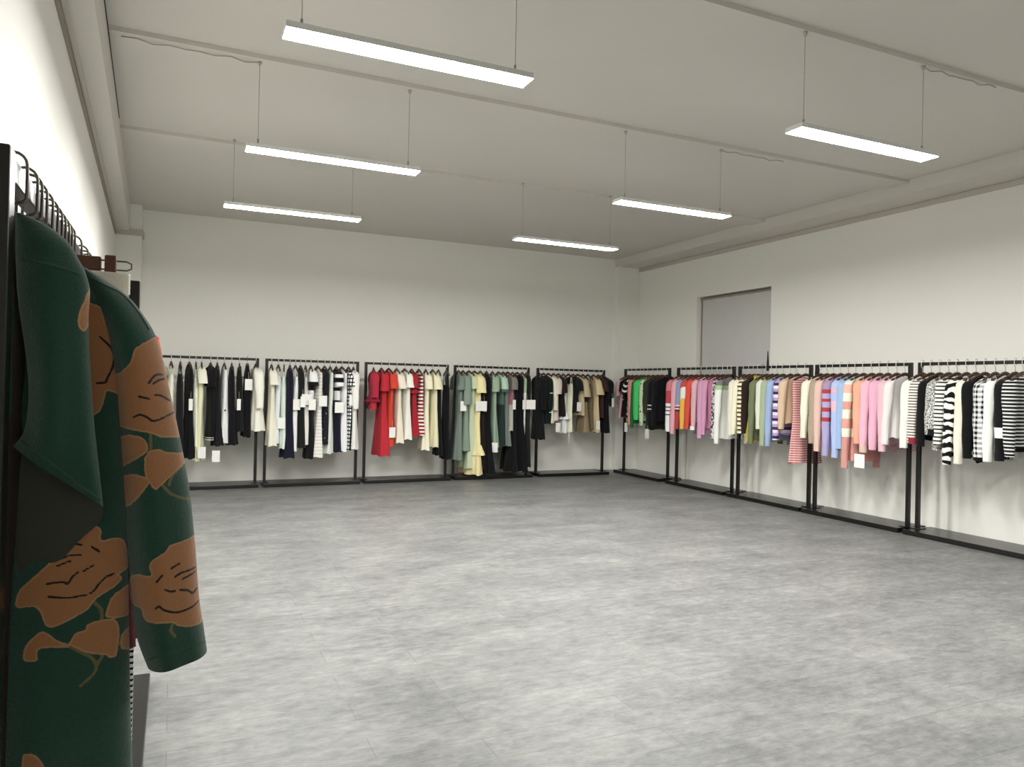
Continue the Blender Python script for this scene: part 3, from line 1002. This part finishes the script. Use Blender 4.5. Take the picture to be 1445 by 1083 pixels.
def smooth_line(pl, k=6):
    out = []
    for i in range(len(pl) - 1):
        p0, p1, p2, p3 = pl[max(0, i - 1)], pl[i], pl[i + 1], pl[min(len(pl) - 1, i + 2)]
        for j in range(k):
            t = j / k
            out.append(tuple(.5 * (2 * b + (c - a) * t + (2 * a - 5 * b + 4 * c - d) * t * t + (3 * b - a - 3 * c + d) * t ** 3) for a, b, c, d in zip(p0, p1, p2, p3)))
    return out + [tuple(pl[-1])]


# blossoms woven into the cloth, drawn in a 1.2 mm grid on the garment
BODY_BLOOMS = [
    [(122, 425), (140, 432), (146, 440), (147, 453), (153, 448), (178, 450), (178, 552), (152, 552), (147, 562), (141, 580), (126, 587), (118, 560)],
    [(129, 741), (142, 747), (143, 763), (160, 761), (173, 765), (180, 788), (180, 806), (167, 813), (172, 819), (165, 828), (137, 845), (124, 860), (111, 868), (85, 880), (67, 881), (54, 855), (26, 856), (24, 845), (31, 829), (65, 798), (96, 767)],
    [(155, 847), (165, 838), (190, 830), (190, 871), (152, 873), (150, 862)],
    [(97, 907), (107, 893), (121, 888), (124, 881), (146, 875), (163, 878), (168, 893), (166, 915), (163, 929), (155, 930), (148, 925), (136, 924), (114, 917)],
    [(35, 915), (41, 904), (58, 889), (68, 890), (85, 903), (97, 907), (99, 912), (58, 912), (55, 928), (36, 929)],
    [(170, 900), (190, 888), (190, 925), (181, 924), (170, 918)],
    [(36, 1058), (52, 1059), (63, 1072), (75, 1095), (70, 1130), (40, 1140), (30, 1100)],
]
BODY_LINES = [
    [(140, 475), (155, 490), (160, 505), (157, 520), (150, 535), (148, 540), (136, 541)], [(67, 822), (90, 820), (96, 823), (103, 813), (111, 807)],
    [(118, 806), (132, 798)], [(70, 840), (96, 842), (127, 838), (140, 824), (150, 815)], [(85, 788), (96, 784), (114, 783)], [(102, 766), (116, 769)],
    [(129, 772), (140, 779)], [(82, 797), (100, 791)], [(150, 815), (160, 812)],
]
BODY_STEMS = [[(97, 910), (121, 923), (133, 932), (136, 941), (132, 951), (114, 967)], [(145, 925), (136, 941)], [(133, 850), (143, 862), (143, 876)], [(165, 912), (173, 912)]]
SLEEVE_BLOOMS = [
    [(160, 530), (173, 523), (185, 511), (190, 494), (198, 488), (204, 484), (235, 484), (275, 622), (254, 619), (227, 617), (211, 611), (174, 604), (160, 592)],
    [(160, 622), (175, 615), (189, 614), (204, 619), (210, 634), (200, 643), (189, 650), (171, 661), (160, 664)],
    [(204, 645), (213, 635), (226, 634), (236, 638), (259, 641), (275, 642), (275, 645), (245, 669), (228, 684), (220, 690), (213, 684), (205, 668)],
    [(160, 680), (174, 673), (189, 669), (207, 673), (211, 681), (195, 702), (180, 716), (160, 718)],
    [(245, 767), (300, 768), (310, 886), (287, 884), (268, 885), (251, 882), (241, 877), (211, 877), (202, 871), (199, 860), (187, 858), (180, 842), (182, 820), (194, 811), (213, 810), (211, 797), (216, 788), (231, 779), (238, 770)],
]
SLEEVE_LINES = [
    [(197, 560), (211, 563)], [(219, 558), (228, 559), (239, 566)], [(189, 589), (198, 585), (208, 589), (219, 594), (245, 583)], [(210, 541), (219, 530), (229, 529)],
    [(216, 542), (224, 537), (231, 535)], [(233, 830), (240, 833), (247, 833)], [(254, 832), (265, 834), (272, 839), (278, 835)],
    [(220, 856), (225, 853), (231, 858), (249, 863), (268, 859), (280, 854)], [(247, 813), (257, 808), (275, 805)], [(257, 817), (275, 811)], [(242, 801), (253, 795)], [(221, 819), (229, 810)],
]
SLEEVE_STEMS = [[(230, 684), (242, 697), (266, 707)], [(257, 659), (243, 672), (239, 684)], [(213, 608), (213, 634)], [(246, 876), (241, 886), (247, 896)]]
FRONT_BLOOMS = [[(127, 380), (139, 386), (137, 402), (132, 428), (126, 452), (119, 467), (113, 465), (109, 456), (111, 441), (119, 420), (125, 402)]]


def coat_mat(name, plain=False, base='2a5a4b', tan='bd8458'):
    k = NT(name)
    v = k.obj()
    nz = k.noise(v, 210, 5, 0.8)
    big = k.noise(v, 14, 4)
    g = k.mix(nz, tuple(q * .42 for q in lin(base)[:3]) + (1,), lin(base))
    if not plain:
        at = k.t.nodes.new('ShaderNodeAttribute')
        at.attribute_name = 'bloom'
        r, gg, b = k.sep(at.outputs['Vector'])
        wob = k.math('MULTIPLY', k.math('SUBTRACT', k.noise(v, 120, 2), 0.5), 0.0035)
        inside = k.math('LESS_THAN', k.math('ADD', r, wob), 0.0)
        stem = k.math('LESS_THAN', k.math('ADD', gg, wob), 0.0024)
        line = k.math('LESS_THAN', k.math('ADD', b, k.math('MULTIPLY', wob, .5)), 0.0018)
        rim = k.math('MULTIPLY', inside, k.math('GREATER_THAN', k.math('ADD', r, wob), -0.0028))
        t = k.mix(nz, tuple(q * .72 for q in lin(tan)[:3]) + (1,), lin(tan))
        t = k.mix(k.math('MULTIPLY', rim, .45), t, lin('c8a279'))
        g = k.mix(stem, g, lin('736b48'))
        g = k.mix(inside, g, t)
        g = k.mix(k.math('MULTIPLY', line, inside), g, lin('2c1a14'))
    k.set(k.b.inputs['Base Color'], g)
    k.b.inputs['Roughness'].default_value = .95
    k.b.inputs['Specular IOR Level'].default_value = .1
    k.b.inputs['Sheen Weight'].default_value = .5
    k.b.inputs['Sheen Roughness'].default_value = .5
    h = k.noise(v, 240, 5, 0.8)
    if not plain:
        h = k.math('ADD', k.math('MULTIPLY', h, .6), k.math('MULTIPLY', k.math('SUBTRACT', inside, k.math('MULTIPLY', line, 1.0)), .7))
    k.bump(h, .9, .004)
    return k.m


M_coat = coat_mat('green_floral_wool')
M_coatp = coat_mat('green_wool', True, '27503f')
M_line = simple('dark_lining', '3f403a', .9, bump=.4, bscale=220)
M_inner = simple('dark_brown_knit', '2c2320', .95, bump=.5, bscale=160)
M_seam = simple('coat_seam', '3c5f50', .9)

YC = 1.363
coat = empty('floral_coat', (-.234, YC, RZ - ND))
tag(coat, 'dark green wool coat with tan roses, in front on the left rack', 'coat')
c0 = Vector(coat.location)


def cpt(x, y, Y):
    return at_y(x, y, Y) - c0


def panel(name, ctrl, Y0, th, m, blooms=(), lines=(), stems=(), nr=60, nc=40, fold=0.0, closed=True, swing=None, hem=0.0, yrow=None):
    """A padded cloth piece: rows from ctrl (xl, yl, xr, yr, relative thickness) at plane Y0, front and back joined at the sides."""
    n = len(ctrl)
    C = [list(c) for c in ctrl]
    C = smooth_line([tuple(c) for c in C], max(2, nr // n))
    V, Fc, uvp = [], [], []
    rows = []
    for i, (xl_, yl_, xr_, yr_, tt) in enumerate(C):
        v = i / (len(C) - 1)
        yy = Y0 + (interp(yrow, v)[0] if yrow else 0)
        a, b = cpt(xl_, yl_, yy), cpt(xr_, yr_, yy)
        row = []
        m_ = nc if not closed else nc * 2
        for j in range(m_):
            if j <= nc - 1:
                u = j / (nc - 1)
                side = -1
            else:
                u = 1 - (j - nc + 1) / (nc + 1)
                side = 1
            uu = .5 - .5 * math.cos(PI * u)
            p = a.lerp(b, uu)
            dep = math.sqrt(max(0, 1 - (2 * uu - 1) ** 2)) if closed else math.sin(PI * uu) ** .6
            dy = side * th * tt * dep
            dy += fold * v * math.sin(uu * 9 + v * 2.2) * (.3 + .7 * v)
            if swing:
                dy += swing(uu, v)
            p = p + Vector((0, dy, hem * math.sin(uu * PI) * (1 if i == len(C) - 1 else 0)))
            row.append(p)
        rows.append(row)
    V, Fc = loft(rows, closed=closed)
    o = mesh(name, V, Fc, m, coat)
    if blooms or stems:
        # pattern coordinates: the same flat grid the cloth was cut from, in metres
        toxz = lambda q: (lambda w: (w.x, w.z))(cpt(q[0], q[1], Y0 - th * .8))
        B = [smooth_line([toxz(q) for q in bl] + [toxz(bl[0])], 4) for bl in blooms]
        Ls = [smooth_line([toxz(q) for q in l], 4) for l in lines]
        Ss = [smooth_line([toxz(q) for q in l], 4) for l in stems]
        at = o.data.attributes.new('bloom', 'FLOAT_VECTOR', 'POINT')
        co = np.empty(len(o.data.vertices) * 3)
        o.data.vertices.foreach_get('co', co)
        Q = co.reshape(-1, 3)[:, [0, 2]]
        far = [np.full(len(Q), 1.0)]
        val = [np.min([poly_sd(Q, b) for b in B] or far, 0), np.min([line_d(Q, q) for q in Ss] or far, 0), np.min([line_d(Q, q) for q in Ls] or far, 0)]
        at.data.foreach_set('vector', np.stack(val, 1).ravel())
    return o


def mir(px, py, Y):             # x of the far half, mirrored in the hanger's centre line
    w = at_y(px, py, Y)
    d = Vector((-.468 - w.x, Y, w.z)) - EYE
    c = ROT.transposed() @ d
    return CX + F * c.x / -c.z


YBODY = 1.36
br_ = [(24, 300, .3), (60, 322, .5), (112, 378, .7), (140, 410, .85), (166, 446, 1), (173, 520, 1), (176, 620, 1), (180, 740, 1), (182, 860, 1.05), (184, 980, 1.1), (187, 1083, 1.15), (190, 1200, 1.2), (193, 1300, 1.2)]
body_rows = []
for x, y, t in br_:
    body_rows.append((mir(x, y, YBODY) if y < 600 else mir(x, y, YBODY) * .25 + 12, y, x, y, t))
panel('coat_body', body_rows, YBODY, .042, M_coat, BODY_BLOOMS, BODY_LINES, BODY_STEMS, 560, 150, .006)

# sleeve on the room side, hanging slightly forward
sl = [(112, 376, 120, 378, .25), (116, 392, 146, 393, .5), (122, 416, 181, 419, .75), (135, 448, 203, 446, .9), (150, 492, 222, 480, 1), (158, 545, 236, 536, 1), (164, 620, 254, 618, 1.05),
      (170, 692, 267, 688, 1.05), (176, 770, 275, 764, 1.05), (184, 846, 281, 842, 1.05), (193, 900, 287, 882, 1.05), (208, 941, 292, 916, 1.05)]
P_sleeve = panel('sleeve', sl, 1.375, .05, M_coat, SLEEVE_BLOOMS, SLEEVE_LINES, SLEEVE_STEMS, 420, 110, .004)
sm_ = [(mir(c[2], c[3], 1.375), c[3], mir(c[0], c[1], 1.375), c[1], c[4]) for c in sl]
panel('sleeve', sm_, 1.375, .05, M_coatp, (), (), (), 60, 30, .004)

# near front, hanging free from the shoulder with its lower corner turned back
fr = [(22, 302, 30, 301, .2), (22, 318, 66, 318, .5), (22, 338, 96, 342, .8), (22, 358, 112, 368, .9), (23, 380, 121, 386, 1), (24, 410, 127, 412, 1), (29, 450, 125, 452, 1), (36, 500, 127, 504, 1), (40, 545, 130, 552, 1),
      (38, 585, 134, 606, 1), (32, 612, 140, 660, .9), (18, 630, 146, 714, .6)]
P_front = panel('front_panel', fr, 1.30, .03, M_coat, FRONT_BLOOMS, (), (), 120, 70, .004)
panel('lining', [(16, 622, 144, 708, .3), (18, 660, 147, 722, .5), (20, 700, 140, 738, .5), (20, 760, 104, 772, .5), (20, 820, 70, 826, .4), (20, 872, 30, 872, .2)], 1.322, .014, M_line, nr=40, nc=30)
panel('inner_facing', [(14, 306, 26, 308, .6), (13, 400, 34, 400, .8), (12, 480, 48, 480, 1), (8, 600, 48, 600, 1), (6, 720, 36, 720, 1), (4, 850, 24, 850, 1), (2, 1000, 20, 1000, 1), (0, 1250, 18, 1250, 1)], 1.345, .03, M_inner, nr=40, nc=24)


from mathutils.bvhtree import BVHTree


def seam(pts, o, r=.0016):
    """A raised seam laid on the outside of a cloth piece, following its surface."""
    tree = BVHTree.FromPolygons([v.co + c0 for v in o.data.vertices], [p.vertices[:] for p in o.data.polygons])
    P = []
    for x, y in smooth_line(pts, 6):
        h = tree.ray_cast(EYE, ray(x, y).normalized())
        if h[0] is not None:
            P.append(h[0] - c0 + h[1] * (.0006 if h[1].y < 0 else -.0006))
    if len(P) > 2:
        mesh('seam', *tube(P, r, 6), M_seam, o)


seam([(30, 366), (60, 371), (90, 379), (114, 388)], P_front)
seam([(124, 390), (146, 402), (172, 416), (194, 440), (210, 466)], P_sleeve)
seam([(30, 622), (80, 659), (142, 706)], P_front, .0012)
seam([(210, 931), (250, 919), (289, 905)], P_sleeve, .0010)
hang(H_left, (-.234, YC, RZ), 0.0, 'black hanger of the dark green floral coat', 'hangers on the left rack')

# what hangs behind the coat on the same rail
LW = 'on the left rack behind the green coat'
hang(H_wide, (-.234, 1.694, RZ), 0.0, 'brown wooden clip hanger with wire loop, behind the green coat', None)
g = garment('trousers', 'trousers', (-.234, 1.694, RZ - .004), 0.0, .85, 'e6ddcb', 901, dict(W=.143, hem=.13))
tag(g, 'cream fleece trousers clipped to the brown hanger behind the coat', 'trousers', 'clothes ' + LW)
hang(H_black, (-.234, 2.1, RZ), 0.0, 'black plastic clip hanger poking out past the cream trousers', 'hangers on the left rack')
g = garment('knit_dress', 'dress', (-.234, 2.1, RZ), 0.0, .7, '20191a', 902, dict(W=.13, hem=.12))
tag(g, 'dark knitted dress on the black hanger past the cream trousers', 'dress', 'clothes ' + LW)
hang(H_left, (-.234, 2.25, RZ), 0.0, 'black hanger of the red cardigan behind the coat', 'hangers on the left rack')
g = garment('cardigan', 'cardigan', (-.234, 2.25, RZ), 0.0, .6, ('s', [('c23038', .6), ('d8604a', .4)], .16), 903, dict(W=.15, sl=.45, r0=.045, hem=.13))
tag(g, 'red cardigan just showing past the coat shoulder', 'knitwear', 'clothes ' + LW)
hang(H_left, (-.234, 2.40, RZ), 0.0, 'black hanger of the dress with dotted white edge', 'hangers on the left rack')
g = garment('long_dress', 'dress', (-.234, 2.40, RZ), 0.0, 1.28, '18171a', 904, dict(W=.11, hem=.132, fold=.03))
mesh('dotted_edge', *join(box(.132, .143, -.012, .006, -1.272, -.6)), fab(('s', [('f1efe8', .6), ('17171a', .4)], .0165)), g, False)
tag(g, 'long black dress with dotted white edge showing below the coat', 'dress', 'clothes ' + LW)
hang(H_left, (-.234, 2.34, RZ), 0.0, 'black hanger of the dark maroon dress', 'hangers on the left rack')
g = garment('maroon_dress', 'dress', (-.234, 2.34, RZ), 0.0, .935, '45151b', 905, dict(W=.14, hem=.168))
tag(g, 'dark maroon dress showing between coat body and sleeve', 'dress', 'clothes ' + LW)
for y in (1.458, 1.505, 1.56, 1.629, 1.755, 1.809, 1.866, 1.915, 1.967):
    hang(H_left, (-.234, y, RZ), 0.0, 'dark hanger hooked on the rail above the green coat', 'hangers hooked above the green coat')
for o in [q for q in list(bpy.data.objects) if q.type == 'EMPTY' and q.parent is None and 'label' not in q]:
    for ch in [c for c in bpy.data.objects if c.parent == o]:
        bpy.data.objects.remove(ch)
    bpy.data.objects.remove(o)

# ------------------------------------------------------------------ faint even ambient fill, added without a real source
w = bpy.data.worlds.new('world')
w.use_nodes = True
w.node_tree.nodes['Background'].inputs[0].default_value = (.9, .93, 1, 1)
w.node_tree.nodes['Background'].inputs[1].default_value = 0.02
SC.world = w
SC.cycles.use_denoising = True
